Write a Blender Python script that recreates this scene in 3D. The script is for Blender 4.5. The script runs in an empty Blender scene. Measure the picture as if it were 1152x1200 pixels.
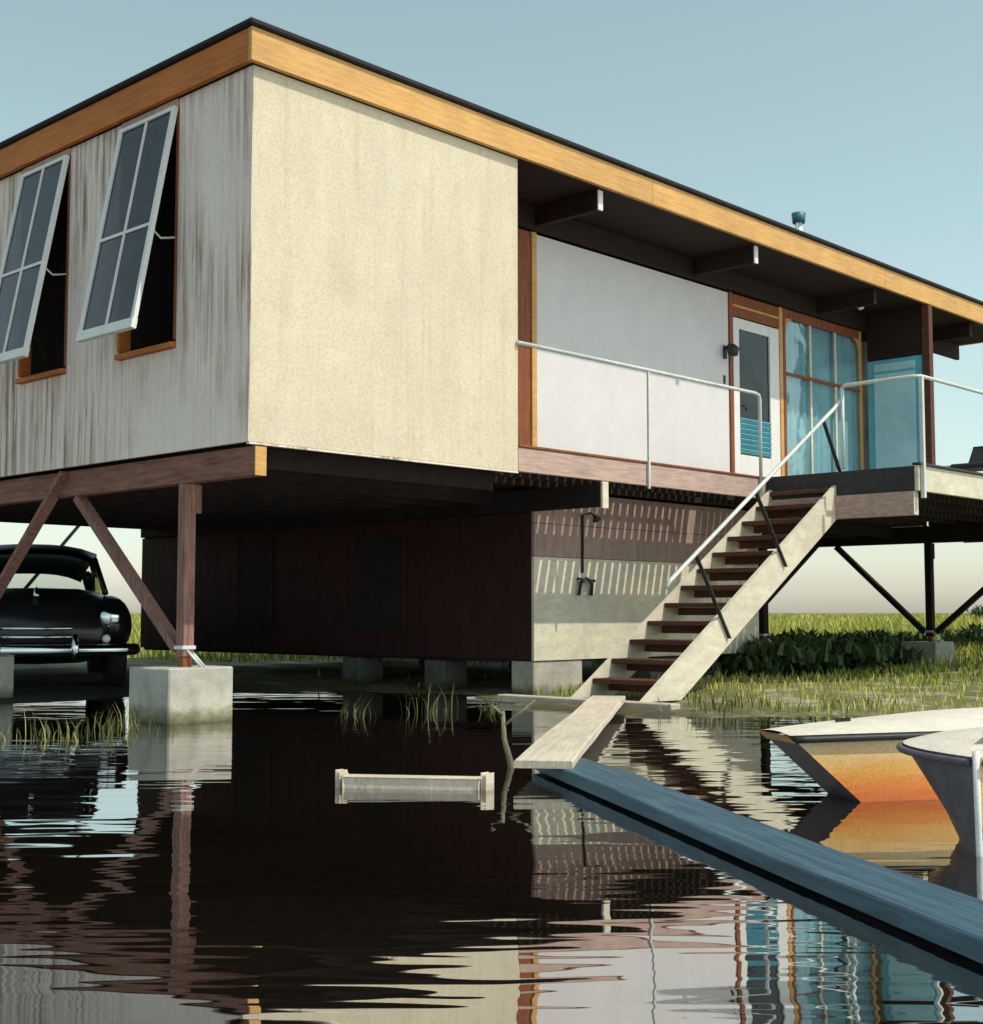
import bpy, bmesh, math, random
import numpy as np
from mathutils import Vector, Matrix

# ------------------------------------------------------------------ camera, light, exposure
scene = bpy.context.scene
col = scene.collection
random.seed(7)
rng = np.random.default_rng(11)

def unit(v):
    v = np.array(v, float); return v / np.linalg.norm(v)
FPX, CXP, CYP, HOR = 1590.0, 576.0, 600.0, 718.0
UPC = unit([0, -FPX, HOR - CYP]); XC = unit([2090 - CXP, HOR - CYP, FPX]); YC = unit(np.cross(UPC, XC))
RW = np.array([XC, YC, UPC])                       # camera (right, down, forward) -> world
CAM = np.array([-5.932, -8.089, 0.84])
RIGHT = Vector(RW @ np.array([1, 0, 0])); RIGHT.z = 0; RIGHT.normalize()
FWD = Vector((-RIGHT.y, RIGHT.x, 0))
cam = bpy.data.cameras.new('camera'); cam_ob = bpy.data.objects.new('camera', cam); col.objects.link(cam_ob)
rx, up, bk = RW @ np.array([1, 0, 0]), RW @ np.array([0, -1, 0]), RW @ np.array([0, 0, -1])
cam_ob.matrix_world = Matrix(((rx[0], up[0], bk[0], CAM[0]), (rx[1], up[1], bk[1], CAM[1]), (rx[2], up[2], bk[2], CAM[2]), (0, 0, 0, 1)))
cam.sensor_fit = 'HORIZONTAL'; cam.sensor_width = 36; cam.lens = FPX / 1152 * 36
cam.clip_start = 0.05; cam.clip_end = 6000
scene.camera = cam_ob

SUN = Vector((0.33, -1.0, 1.47)).normalized()
world = bpy.data.worlds.new('World'); scene.world = world; world.use_nodes = True
wn = world.node_tree; bg = wn.nodes['Background']
sky = wn.nodes.new('ShaderNodeTexSky'); sky.sky_type = 'NISHITA'; sky.sun_disc = False
sky.sun_elevation = math.asin(SUN.z); sky.sun_rotation = math.atan2(SUN.x, SUN.y)
sky.air_density = 1.0; sky.dust_density = 0.95; sky.ozone_density = 1.0; sky.altitude = 0
tint = wn.nodes.new('ShaderNodeMix'); tint.data_type = 'RGBA'; tint.blend_type = 'MULTIPLY'
tint.inputs['Factor'].default_value = 1.0
tint.inputs['B'].default_value = (1.02, 1.04, 0.96, 1)
hs = wn.nodes.new('ShaderNodeHueSaturation'); hs.inputs['Hue'].default_value = 0.462; hs.inputs['Saturation'].default_value = 0.66
wn.links.new(sky.outputs[0], hs.inputs['Color']); wn.links.new(hs.outputs[0], tint.inputs['A']); wn.links.new(tint.outputs['Result'], bg.inputs['Color'])
bg.inputs['Strength'].default_value = 0.11
sl = bpy.data.lights.new('sun', 'SUN'); sl.energy = 2.5; sl.angle = math.radians(0.53); sl.color = (1.0, 0.92, 0.76)
so = bpy.data.objects.new('sun', sl); col.objects.link(so)
so.rotation_euler = SUN.to_track_quat('Z', 'Y').to_euler(); so.location = (10, -20, 30)
vs = scene.view_settings; vs.view_transform = 'Standard'; vs.look = 'None'; vs.exposure = 0.58; vs.gamma = 1.0
vs.use_curve_mapping = False

# ------------------------------------------------------------------ materials
def newmat(name):
    m = bpy.data.materials.new(name); m.use_nodes = True
    nt = m.node_tree; return m, nt, nt.nodes['Principled BSDF']
def N(nt, t, **kw):
    n = nt.nodes.new(t)
    for k, v in kw.items():
        if k in n.inputs: n.inputs[k].default_value = v
        else: setattr(n, k, v)
    return n
def ramp(nt, stops):
    r = nt.nodes.new('ShaderNodeValToRGB'); e = r.color_ramp.elements
    while len(e) < len(stops): e.new(0.5)
    for el, (p, c) in zip(e, stops): el.position = p; el.color = (*c, 1)
    return r
def coords(nt, scale, kind='Object'):
    tc = N(nt, 'ShaderNodeTexCoord'); mp = N(nt, 'ShaderNodeMapping', Scale=scale)
    nt.links.new(tc.outputs[kind], mp.inputs['Vector']); return mp
def noise(nt, vec, scale, detail=6, rough=0.6, dist=0.0):
    n = N(nt, 'ShaderNodeTexNoise', Scale=scale, Detail=detail, Roughness=rough, Distortion=dist)
    nt.links.new(vec.outputs[0], n.inputs['Vector']); return n
def bump(nt, b, h, strength, dist=0.01):
    n = N(nt, 'ShaderNodeBump', Strength=strength, Distance=dist)
    nt.links.new(h, n.inputs['Height']); nt.links.new(n.outputs[0], b.inputs['Normal']); return n
def grain(name, stops, scale, rough=0.75, nscale=3.0, bs=0.4, spec=0.3, extra=None, mott=0.7, speck=0.8):
    """Fibrous or mottled surface: stretched noise into a ramp."""
    m, nt, b = newmat(name)
    mp = coords(nt, scale); n1 = noise(nt, mp, nscale, 8, 0.65, 0.3)
    r = ramp(nt, stops); nt.links.new(n1.outputs[0], r.inputs[0]); out = r.outputs[0]
    mp2 = coords(nt, (1, 1, 1)); n2 = noise(nt, mp2, 1.7, 5, 0.6)
    r2 = ramp(nt, [(0.35, (0.72, 0.72, 0.74)), (0.65, (1, 1, 1))]); nt.links.new(n2.outputs[0], r2.inputs[0])
    mx = N(nt, 'ShaderNodeMix', data_type='RGBA', blend_type='MULTIPLY'); mx.inputs['Factor'].default_value = mott
    nt.links.new(out, mx.inputs['A']); nt.links.new(r2.outputs[0], mx.inputs['B']); out = mx.outputs['Result']
    if extra: out = extra(nt, out)
    n4 = noise(nt, mp2, 70.0, 3, 0.8); r4 = ramp(nt, [(0.30, (0.72, 0.72, 0.74)), (0.50, (0.96, 0.96, 0.96)), (0.70, (1.08, 1.08, 1.06))]); nt.links.new(n4.outputs[0], r4.inputs[0])
    mq = N(nt, 'ShaderNodeMix', data_type='RGBA', blend_type='MULTIPLY'); mq.inputs['Factor'].default_value = speck
    nt.links.new(out, mq.inputs['A']); nt.links.new(r4.outputs[0], mq.inputs['B']); out = mq.outputs['Result']
    nt.links.new(out, b.inputs['Base Color']); b.inputs['Roughness'].default_value = rough
    b.inputs['Specular IOR Level'].default_value = spec
    bump(nt, b, n1.outputs[0], bs, 0.006)
    return m

def streaks(nt, out):
    mp = coords(nt, (9, 9, 0.35)); n = noise(nt, mp, 2.2, 7, 0.7, 0.2)
    r = ramp(nt, [(0.40, (0.36, 0.29, 0.22)), (0.55, (1, 1, 1))]); nt.links.new(n.outputs[0], r.inputs[0])
    mp3 = coords(nt, (1, 0.9, 0.5)); n3 = noise(nt, mp3, 1.3, 3, 0.5)
    r3 = ramp(nt, [(0.40, (0, 0, 0)), (0.62, (1, 1, 1))]); nt.links.new(n3.outputs[0], r3.inputs[0])
    mx = N(nt, 'ShaderNodeMix', data_type='RGBA', blend_type='MULTIPLY')
    nt.links.new(r3.outputs[0], mx.inputs['Factor']); nt.links.new(out, mx.inputs['A']); nt.links.new(r.outputs[0], mx.inputs['B'])
    return mx.outputs['Result']

def tideline(nt, out):
    mp = coords(nt, (1, 1, 1)); sx = N(nt, 'ShaderNodeSeparateXYZ'); nt.links.new(mp.outputs[0], sx.inputs[0])
    n = noise(nt, mp, 7.0, 5, 0.7); ad = N(nt, 'ShaderNodeMath', operation='MULTIPLY_ADD'); ad.inputs[1].default_value = 0.16
    nt.links.new(n.outputs[0], ad.inputs[0]); nt.links.new(sx.outputs['Z'], ad.inputs[2])
    r = ramp(nt, [(0.07, (0.22, 0.22, 0.13)), (0.15, (0.50, 0.50, 0.38)), (0.22, (0.93, 0.92, 0.88)), (0.6, (1, 1, 1))]); nt.links.new(ad.outputs[0], r.inputs[0])
    mx = N(nt, 'ShaderNodeMix', data_type='RGBA', blend_type='MULTIPLY'); mx.inputs['Factor'].default_value = 1.0
    nt.links.new(out, mx.inputs['A']); nt.links.new(r.outputs[0], mx.inputs['B'])
    return mx.outputs['Result']
def hullpaint(nt, out):
    mp = coords(nt, (1, 1, 1)); sx = N(nt, 'ShaderNodeSeparateXYZ'); nt.links.new(mp.outputs[0], sx.inputs[0])
    mp2 = coords(nt, (2, 2, 26)); n = noise(nt, mp2, 1.6, 6, 0.7, 0.3); ad = N(nt, 'ShaderNodeMath', operation='MULTIPLY_ADD'); ad.inputs[1].default_value = 0.12
    nt.links.new(n.outputs[0], ad.inputs[0]); nt.links.new(sx.outputs['Z'], ad.inputs[2])
    r = ramp(nt, [(0.07, (0.62, 0.12, 0.02)), (0.14, (0.78, 0.24, 0.04)), (0.20, (0.82, 0.42, 0.10)), (0.28, (0.84, 0.60, 0.30)), (0.36, (0.82, 0.68, 0.46))]); nt.links.new(ad.outputs[0], r.inputs[0])
    mx = N(nt, 'ShaderNodeMix', data_type='RGBA', blend_type='MIX'); mx.inputs['Factor'].default_value = 0.9
    nt.links.new(out, mx.inputs['A']); nt.links.new(r.outputs[0], mx.inputs['B'])
    return mx.outputs['Result']
def grime(nt, out):
    mp = coords(nt, (5, 5, 0.25)); n = noise(nt, mp, 2.0, 7, 0.7, 0.2); r = ramp(nt, [(0.36, (0.80, 0.74, 0.56)), (0.48, (1, 1, 1))]); nt.links.new(n.outputs[0], r.inputs[0])
    mx = N(nt, 'ShaderNodeMix', data_type='RGBA', blend_type='MULTIPLY'); mx.inputs['Factor'].default_value = 0.35
    nt.links.new(out, mx.inputs['A']); nt.links.new(r.outputs[0], mx.inputs['B'])
    return mx.outputs['Result']

M = {}
M['cream'] = grain('cream_paint', [(0.3, (0.62, 0.54, 0.40)), (0.7, (0.68, 0.61, 0.47))], (3, 3, 0.5), 0.7, 2.0, 0.10, 0.2, grime, 0.3, 1.0)
M['weathered'] = grain('weathered_siding', [(0.30, (0.76, 0.63, 0.57)), (0.5, (0.88, 0.75, 0.70)), (0.70, (0.88, 0.81, 0.64))],
                       (14, 14, 0.5), 0.85, 2.0, 0.4, 0.2, streaks, 0.3)
M['fascia'] = grain('fascia_timber', [(0.3, (0.56, 0.29, 0.085)), (0.7, (0.74, 0.45, 0.17))], (1.2, 1.2, 14), 0.6, 3.0, 0.3)
M['shadetimber'] = grain('shaded_side_timber', [(0.3, (0.44, 0.125, 0.018)), (0.7, (0.66, 0.21, 0.036))], (1.2, 1.2, 14), 0.6, 3.0, 0.3)  # redder, darker fascia copy; the left side's shade is in its colour
M['redwood'] = grain('brown_trim', [(0.3, (0.16, 0.045, 0.018)), (0.7, (0.36, 0.12, 0.045))], (12, 12, 1), 0.6, 3.0, 0.3)
M['beam'] = grain('weathered_beam', [(0.3, (0.14, 0.065, 0.045)), (0.7, (0.36, 0.18, 0.14))], (3, 1.0, 12), 0.85, 3.0, 0.7)
M['post'] = grain('weathered_post', [(0.3, (0.15, 0.075, 0.06)), (0.7, (0.40, 0.22, 0.18))], (14, 14, 1.2), 0.85, 3.0, 0.7)
M['pinkbeam'] = grain('faded_rim_board', [(0.3, (0.38, 0.25, 0.21)), (0.7, (0.62, 0.46, 0.40))], (1.0, 3, 12), 0.8, 3.0, 0.5)
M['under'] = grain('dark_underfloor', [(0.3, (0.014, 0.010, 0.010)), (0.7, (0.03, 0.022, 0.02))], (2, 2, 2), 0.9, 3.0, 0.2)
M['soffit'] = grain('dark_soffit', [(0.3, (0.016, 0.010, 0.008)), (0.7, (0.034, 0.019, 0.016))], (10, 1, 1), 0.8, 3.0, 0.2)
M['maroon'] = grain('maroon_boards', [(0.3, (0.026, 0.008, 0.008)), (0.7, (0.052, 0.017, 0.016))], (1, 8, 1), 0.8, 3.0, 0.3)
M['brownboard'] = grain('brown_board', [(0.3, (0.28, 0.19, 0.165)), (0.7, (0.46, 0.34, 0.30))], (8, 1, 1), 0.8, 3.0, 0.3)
M['tar'] = grain('tar_edge', [(0.3, (0.012, 0.012, 0.014)), (0.7, (0.03, 0.03, 0.034))], (4, 4, 4), 0.8, 4.0, 0.5)
M['white'] = grain('white_paint', [(0.3, (0.74, 0.74, 0.73)), (0.7, (0.80, 0.80, 0.78))], (2, 2, 2), 0.5, 3.0, 0.05, 0.3, None, 0.2)
M['porchpaint'] = grain('porch_paint', [(0.3, (0.66, 0.645, 0.655)), (0.7, (0.71, 0.695, 0.71))], (2, 2, 1), 0.6, 3.0, 0.05, 0.2, None, 0.2)
M['stairs'] = grain('stringer_paint', [(0.3, (0.62, 0.56, 0.44)), (0.7, (0.80, 0.74, 0.60))], (2, 2, 5), 0.65, 3.0, 0.2)
M['tread'] = grain('tread_timber', [(0.3, (0.07, 0.030, 0.020)), (0.7, (0.17, 0.07, 0.045))], (8, 1, 8), 0.75, 3.0, 0.4)
M['deckboard'] = grain('deck_board', [(0.3, (0.22, 0.16, 0.14)), (0.7, (0.40, 0.31, 0.27))], (14, 1.2, 14), 0.8, 3.0, 0.5)
M['concrete'] = grain('concrete', [(0.3, (0.40, 0.39, 0.35)), (0.7, (0.62, 0.60, 0.54))], (1, 1, 1), 0.9, 5.0, 0.6, 0.2, tideline, 0.9, 1.0)
M['shadeconcrete'] = grain('shaded_concrete', [(0.3, (0.10, 0.10, 0.09)), (0.7, (0.20, 0.195, 0.18))], (1, 1, 1), 0.9, 5.0, 0.6, 0.2, tideline, 0.9, 1.0)  # darker copy of the concrete: shade beneath the house put into its colour
M['hull'] = grain('faded_orange_hull', [(0.3, (0.62, 0.38, 0.15)), (0.7, (0.80, 0.60, 0.34))], (1.5, 1.5, 16), 0.4, 3.0, 0.15, 0.4, hullpaint)
M['rail'] = grain('pale_rail_paint', [(0.3, (0.55, 0.60, 0.58)), (0.7, (0.74, 0.78, 0.74))], (5, 5, 5), 0.4, 4.0, 0.1)
M['steel'] = grain('dark_steel', [(0.3, (0.02, 0.022, 0.026)), (0.7, (0.05, 0.052, 0.058))], (5, 5, 5), 0.5, 4.0, 0.1)
M['plank'] = grain('bleached_plank', [(0.3, (0.50, 0.43, 0.35)), (0.7, (0.70, 0.62, 0.51))], (0.8, 14, 6), 0.85, 3.0, 0.6)
M['blueplank'] = grain('wet_blue_grey_plank', [(0.25, (0.010, 0.030, 0.050)), (0.5, (0.032, 0.095, 0.145)), (0.75, (0.075, 0.165, 0.215))], (0.9, 16, 8), 0.5, 3.0, 0.8, 0.5)
M['bluepaint'] = grain('blue_paint', [(0.3, (0.12, 0.50, 0.62)), (0.7, (0.18, 0.58, 0.70))], (3, 3, 3), 0.5, 3.0, 0.1)
M['palepaint'] = grain('pale_blue_panel', [(0.3, (0.42, 0.74, 0.82)), (0.7, (0.50, 0.80, 0.86))], (3, 3, 1), 0.5, 3.0, 0.1)
M['curtain'] = grain('pale_curtain', [(0.3, (0.42, 0.66, 0.76)), (0.7, (0.50, 0.72, 0.80))], (2, 2, 1), 0.9, 3.0, 0.1)
M['tanhull'] = grain('tan_hull', [(0.3, (0.62, 0.38, 0.15)), (0.7, (0.80, 0.60, 0.34))], (1.5, 1.5, 16), 0.35, 3.0, 0.15, 0.5)
M['redhull'] = grain('red_boot_stripe', [(0.3, (0.66, 0.14, 0.02)), (0.7, (0.80, 0.30, 0.06))], (2, 2, 9), 0.4, 4.0, 0.2, 0.5)
M['shadehull'] = grain('shaded_hull', [(0.3, (0.09, 0.08, 0.10)), (0.7, (0.16, 0.14, 0.165))], (3, 3, 3), 0.5, 4.0, 0.2)  # dark grey stands for shade on the dinghy hull and punt bow
M['boatdeck'] = grain('boat_deck', [(0.3, (0.70, 0.64, 0.54)), (0.7, (0.82, 0.77, 0.68))], (3, 3, 3), 0.5, 4.0, 0.1)
M['carpaint'] = grain('black_car_paint', [(0.3, (0.010, 0.010, 0.012)), (0.7, (0.016, 0.015, 0.017))], (2, 2, 2), 0.25, 3.0, 0.0, 0.5)
M['rubber'] = grain('rubber', [(0.3, (0.012, 0.012, 0.012)), (0.7, (0.025, 0.025, 0.025))], (4, 4, 4), 0.9, 4.0, 0.2)
M['bark'] = grain('stake_bark', [(0.3, (0.12, 0.12, 0.07)), (0.7, (0.30, 0.29, 0.19))], (10, 10, 2), 0.9, 5.0, 0.6)
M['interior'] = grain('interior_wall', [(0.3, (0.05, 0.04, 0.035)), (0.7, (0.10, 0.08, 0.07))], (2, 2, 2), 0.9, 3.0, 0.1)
m, nt, b = newmat('chrome'); b.inputs['Base Color'].default_value = (0.75, 0.78, 0.78, 1); b.inputs['Metallic'].default_value = 1; b.inputs['Roughness'].default_value = 0.12; M['chrome'] = m
m, nt, b = newmat('teal_metal'); b.inputs['Base Color'].default_value = (0.03, 0.16, 0.20, 1); b.inputs['Roughness'].default_value = 0.5; M['teal'] = m
m, nt, b = newmat('galvanised'); b.inputs['Base Color'].default_value = (0.62, 0.66, 0.66, 1); b.inputs['Metallic'].default_value = 0.5; b.inputs['Roughness'].default_value = 0.45; M['galv'] = m
m, nt, b = newmat('lamp_globe'); b.inputs['Base Color'].default_value = (0.85, 0.84, 0.78, 1); b.inputs['Roughness'].default_value = 0.2; M['globe'] = m

def glass(name, tintc, ior=1.5):
    m = bpy.data.materials.new(name); m.use_nodes = True; nt = m.node_tree; nt.nodes.remove(nt.nodes['Principled BSDF'])
    tr = N(nt, 'ShaderNodeBsdfTransparent'); tr.inputs[0].default_value = (*tintc, 1)
    gl = N(nt, 'ShaderNodeBsdfGlossy'); gl.inputs['Roughness'].default_value = 0.02
    ng = noise(nt, coords(nt, (1, 1, 1)), 2.2, 2, 0.5, 0.5); bg_ = N(nt, 'ShaderNodeBump', Strength=1.0, Distance=0.02); nt.links.new(ng.outputs[0], bg_.inputs['Height']); nt.links.new(bg_.outputs[0], gl.inputs['Normal'])
    lw = N(nt, 'ShaderNodeLayerWeight'); pw = N(nt, 'ShaderNodeMath', operation='POWER'); pw.inputs[1].default_value = 4.0
    nt.links.new(lw.outputs['Facing'], pw.inputs[0]); fr = N(nt, 'ShaderNodeMath', operation='MULTIPLY_ADD'); fr.inputs[1].default_value = 0.9; fr.inputs[2].default_value = 0.03 + 0.02 * ior
    nt.links.new(pw.outputs[0], fr.inputs[0]); lw.inputs['Blend'].default_value = 0.5; mx = N(nt, 'ShaderNodeMixShader')
    nt.links.new(fr.outputs[0], mx.inputs[0]); nt.links.new(tr.outputs[0], mx.inputs[1]); nt.links.new(gl.outputs[0], mx.inputs[2])
    nt.links.new(mx.outputs[0], nt.nodes['Material Output'].inputs[0]); return m
M['glass'] = glass('window_glass', (0.86, 0.92, 0.92), 1.6)
M['sashglass'] = glass('sash_glass', (0.34, 0.33, 0.38), 1.5)
M['darkglass'] = glass('tinted_glass', (0.16, 0.18, 0.19), 1.0)

m, nt, b = newmat('marsh_water')
b.inputs['Base Color'].default_value = (0.012, 0.009, 0.006, 1); b.inputs['Roughness'].default_value = 0.5; b.inputs['Specular IOR Level'].default_value = 0.0
tc = N(nt, 'ShaderNodeTexCoord'); mr = N(nt, 'ShaderNodeMapping'); mr.inputs['Rotation'].default_value = (0, 0, -math.atan2(RIGHT.y, RIGHT.x)); nt.links.new(tc.outputs['Object'], mr.inputs['Vector'])
def wv(scale, sc, det, dist):
    mp_ = N(nt, 'ShaderNodeMapping', Scale=scale); nt.links.new(mr.outputs[0], mp_.inputs['Vector']); return noise(nt, mp_, sc, det, 0.5, dist)
na, nb, nc = wv((0.55, 1.0, 1), 1.0, 1, 0.3), wv((0.22, 1.0, 1), 4.6, 2, 0.2), wv((1, 1, 1), 0.35, 2, 0.0)
cal = ramp(nt, [(0.38, (0.35, 0.35, 0.35)), (0.60, (1, 1, 1))]); nt.links.new(nc.outputs[0], cal.inputs[0])
mb = N(nt, 'ShaderNodeMath', operation='MULTIPLY'); nt.links.new(nb.outputs[0], mb.inputs[0]); nt.links.new(cal.outputs[0], mb.inputs[1])
ma = N(nt, 'ShaderNodeMath', operation='MULTIPLY_ADD'); ma.inputs[1].default_value = 0.62
nt.links.new(mb.outputs[0], ma.inputs[0]); nt.links.new(na.outputs[0], ma.inputs[2])
bn = bump(nt, b, ma.outputs[0], 1.0, 0.0082)
gl = N(nt, 'ShaderNodeBsdfGlossy'); gl.inputs['Roughness'].default_value = 0.015; nt.links.new(bn.outputs[0], gl.inputs['Normal'])
lw = N(nt, 'ShaderNodeLayerWeight'); lw.inputs['Blend'].default_value = 0.5; nt.links.new(bn.outputs[0], lw.inputs['Normal'])
pw = N(nt, 'ShaderNodeMath', operation='POWER'); pw.inputs[1].default_value = 1.15; nt.links.new(lw.outputs['Facing'], pw.inputs[0])
mx = N(nt, 'ShaderNodeMixShader'); nt.links.new(pw.outputs[0], mx.inputs[0]); nt.links.new(b.outputs[0], mx.inputs[1]); nt.links.new(gl.outputs[0], mx.inputs[2])
nt.links.new(mx.outputs[0], nt.nodes['Material Output'].inputs[0])
M['water'] = m

m, nt, b = newmat('marsh_ground')
mp = coords(nt, (1, 1, 1)); n1 = noise(nt, mp, 0.5, 8, 0.65); n2 = noise(nt, mp, 9, 6, 0.7)
r = ramp(nt, [(0.30, (0.045, 0.05, 0.018)), (0.5, (0.13, 0.135, 0.04)), (0.7, (0.22, 0.20, 0.085))])
mm = N(nt, 'ShaderNodeMath', operation='MULTIPLY_ADD'); mm.inputs[1].default_value = 0.5
nt.links.new(n2.outputs[0], mm.inputs[0])
m2 = N(nt, 'ShaderNodeMath', operation='MULTIPLY'); m2.inputs[1].default_value = 0.5
nt.links.new(n1.outputs[0], m2.inputs[0]); nt.links.new(m2.outputs[0], mm.inputs[2]); nt.links.new(mm.outputs[0], r.inputs[0])
sx = N(nt, 'ShaderNodeSeparateXYZ'); nt.links.new(mp.outputs[0], sx.inputs[0])
def sstep(sock, a, b_):
    q = N(nt, 'ShaderNodeMapRange', interpolation_type='SMOOTHSTEP'); q.inputs['From Min'].default_value = a; q.inputs['From Max'].default_value = b_
    nt.links.new(sock, q.inputs['Value']); return q.outputs[0]
mxm = N(nt, 'ShaderNodeMath', operation='MAXIMUM'); nt.links.new(sstep(sx.outputs['X'], 2.4, 4.4), mxm.inputs[0]); nt.links.new(sstep(sx.outputs['Y'], 10, 15), mxm.inputs[1])
mud = N(nt, 'ShaderNodeMix', data_type='RGBA'); mud.inputs['A'].default_value = (0.022, 0.018, 0.013, 1)
n3 = noise(nt, coords(nt, (1, 1, 1)), 1.6, 7, 0.7); r3 = ramp(nt, [(0.50, (0, 0, 0)), (0.66, (1, 1, 1))]); nt.links.new(n3.outputs[0], r3.inputs[0])
sand = N(nt, 'ShaderNodeMix', data_type='RGBA'); sand.inputs['B'].default_value = (0.40, 0.355, 0.29, 1)
nt.links.new(r3.outputs[0], sand.inputs['Factor']); nt.links.new(r.outputs[0], sand.inputs['A'])
nt.links.new(mxm.outputs[0], mud.inputs['Factor']); nt.links.new(sand.outputs['Result'], mud.inputs['B'])
nt.links.new(mud.outputs['Result'], b.inputs['Base Color']); b.inputs['Roughness'].default_value = 0.95
bump(nt, b, n2.outputs[0], 0.8, 0.04); M['ground'] = m

def foliage(name, stops):
    m, nt, b = newmat(name)
    at = N(nt, 'ShaderNodeAttribute', attribute_name='tone'); r = ramp(nt, stops)
    nt.links.new(at.outputs['Fac'], r.inputs[0]); nt.links.new(r.outputs[0], b.inputs['Base Color'])
    b.inputs['Roughness'].default_value = 0.7; b.inputs['Specular IOR Level'].default_value = 0.2
    return m
M['grass'] = foliage('marsh_grass', [(0.0, (0.09, 0.14, 0.028)), (0.5, (0.32, 0.35, 0.06)), (1.0, (0.56, 0.52, 0.15))])
M['reed'] = foliage('reed_blade', [(0.0, (0.03, 0.045, 0.015)), (0.5, (0.09, 0.10, 0.03)), (1.0, (0.26, 0.25, 0.10))])
M['leaf'] = foliage('bush_leaf', [(0.0, (0.02, 0.045, 0.018)), (0.5, (0.05, 0.09, 0.03)), (1.0, (0.10, 0.13, 0.05))])

# ------------------------------------------------------------------ object helpers
ROOTLOC = {}
def tag(o, label=None, cat=None, group=None, kind=None):
    if label: o['label'] = label
    if cat: o['category'] = cat
    if group: o['group'] = group
    if kind: o['kind'] = kind
    return o
def thing(name, label, cat, loc=(0, 0, 0), group=None):
    o = bpy.data.objects.new(name, None); col.objects.link(o); o.location = loc; o.empty_display_size = 0.2
    ROOTLOC[o.name] = Vector(loc); return tag(o, label, cat, group)
def offset(parent):
    return ROOTLOC.get(parent.name, Vector((0, 0, 0))) if parent else Vector((0, 0, 0))
def finish(name, bm, mat, parent=None, smooth=False):
    off = offset(parent); bmesh.ops.translate(bm, verts=bm.verts, vec=-off)
    bmesh.ops.recalc_face_normals(bm, faces=bm.faces)
    me = bpy.data.meshes.new(name); bm.to_mesh(me); bm.free()
    me.materials.append(M[mat] if isinstance(mat, str) else mat)
    if smooth:
        for p in me.polygons: p.use_smooth = True
    o = bpy.data.objects.new(name, me); col.objects.link(o)
    if parent: o.parent = parent; ROOTLOC[o.name] = off
    return o
def addbox(bm, x0, x1, y0, y1, z0, z1, bev=0.0):
    r = bmesh.ops.create_cube(bm, size=1.0)
    vsn = r['verts']
    for v in vsn:
        v.co = Vector((x0 + (v.co.x + .5) * (x1 - x0), y0 + (v.co.y + .5) * (y1 - y0), z0 + (v.co.z + .5) * (z1 - z0)))
    if bev > 0:
        es = list({e for v in vsn for e in v.link_edges})
        bmesh.ops.bevel(bm, geom=es, offset=bev, segments=1, affect='EDGES', profile=0.5)
def box(name, x0, x1, y0, y1, z0, z1, mat, parent=None, bev=0.004):
    bm = bmesh.new(); addbox(bm, x0, x1, y0, y1, z0, z1, bev); return finish(name, bm, mat, parent)
def addbar(bm, p, q, w, h, upv=(0, 0, 1), bev=0.003):
    p, q = Vector(p), Vector(q); d = (q - p); L = d.length; d.normalize()
    s = d.cross(Vector(upv)); s.normalize(); u = s.cross(d)
    r = bmesh.ops.create_cube(bm, size=1.0); vsn = r['verts']
    for v in vsn: v.co = p + d * ((v.co.x + .5) * L) + s * (v.co.y * w) + u * (v.co.z * h)
    if bev > 0:
        es = list({e for v in vsn for e in v.link_edges})
        bmesh.ops.bevel(bm, geom=es, offset=bev, segments=1, affect='EDGES', profile=0.5)
def bar(name, p, q, w, h, mat, parent=None, upv=(0, 0, 1), bev=0.003):
    bm = bmesh.new(); addbar(bm, p, q, w, h, upv, bev); return finish(name, bm, mat, parent)
def addtube(bm, pts, radii, seg=10):
    pts = [Vector(p) for p in pts]; n = len(pts)
    if not hasattr(radii, '__len__'): radii = [radii] * n
    rings = []
    for i, p in enumerate(pts):
        t = (pts[min(i + 1, n - 1)] - pts[max(i - 1, 0)]).normalized()
        a = t.cross(Vector((0.31, 0.17, 0.94)))
        if a.length < 0.1: a = t.cross(Vector((1, 0, 0)))
        a.normalize(); c = t.cross(a)
        rings.append([bm.verts.new(p + (a * math.cos(2 * math.pi * k / seg) + c * math.sin(2 * math.pi * k / seg)) * radii[i]) for k in range(seg)])
    for i in range(n - 1):
        for k in range(seg):
            bm.faces.new((rings[i][k], rings[i][(k + 1) % seg], rings[i + 1][(k + 1) % seg], rings[i + 1][k]))
    bm.faces.new(rings[0][::-1]); bm.faces.new(rings[-1])
def tube(name, pts, r, mat, parent=None, seg=10):
    bm = bmesh.new(); addtube(bm, pts, r, seg); return finish(name, bm, mat, parent, True)
def addprism(bm, poly, axis, a0, a1):
    """Extrude a polygon given in the plane normal to axis ('x': (y,z), 'y': (x,z))."""
    f = (lambda u, v, a: (a, u, v)) if axis == 'x' else (lambda u, v, a: (u, a, v))
    A = [bm.verts.new(f(u, v, a0)) for u, v in poly]; B = [bm.verts.new(f(u, v, a1)) for u, v in poly]
    n = len(poly); bm.faces.new(A); bm.faces.new(B[::-1])
    for i in range(n): bm.faces.new((A[i], B[i], B[(i + 1) % n], A[(i + 1) % n]))

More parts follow.
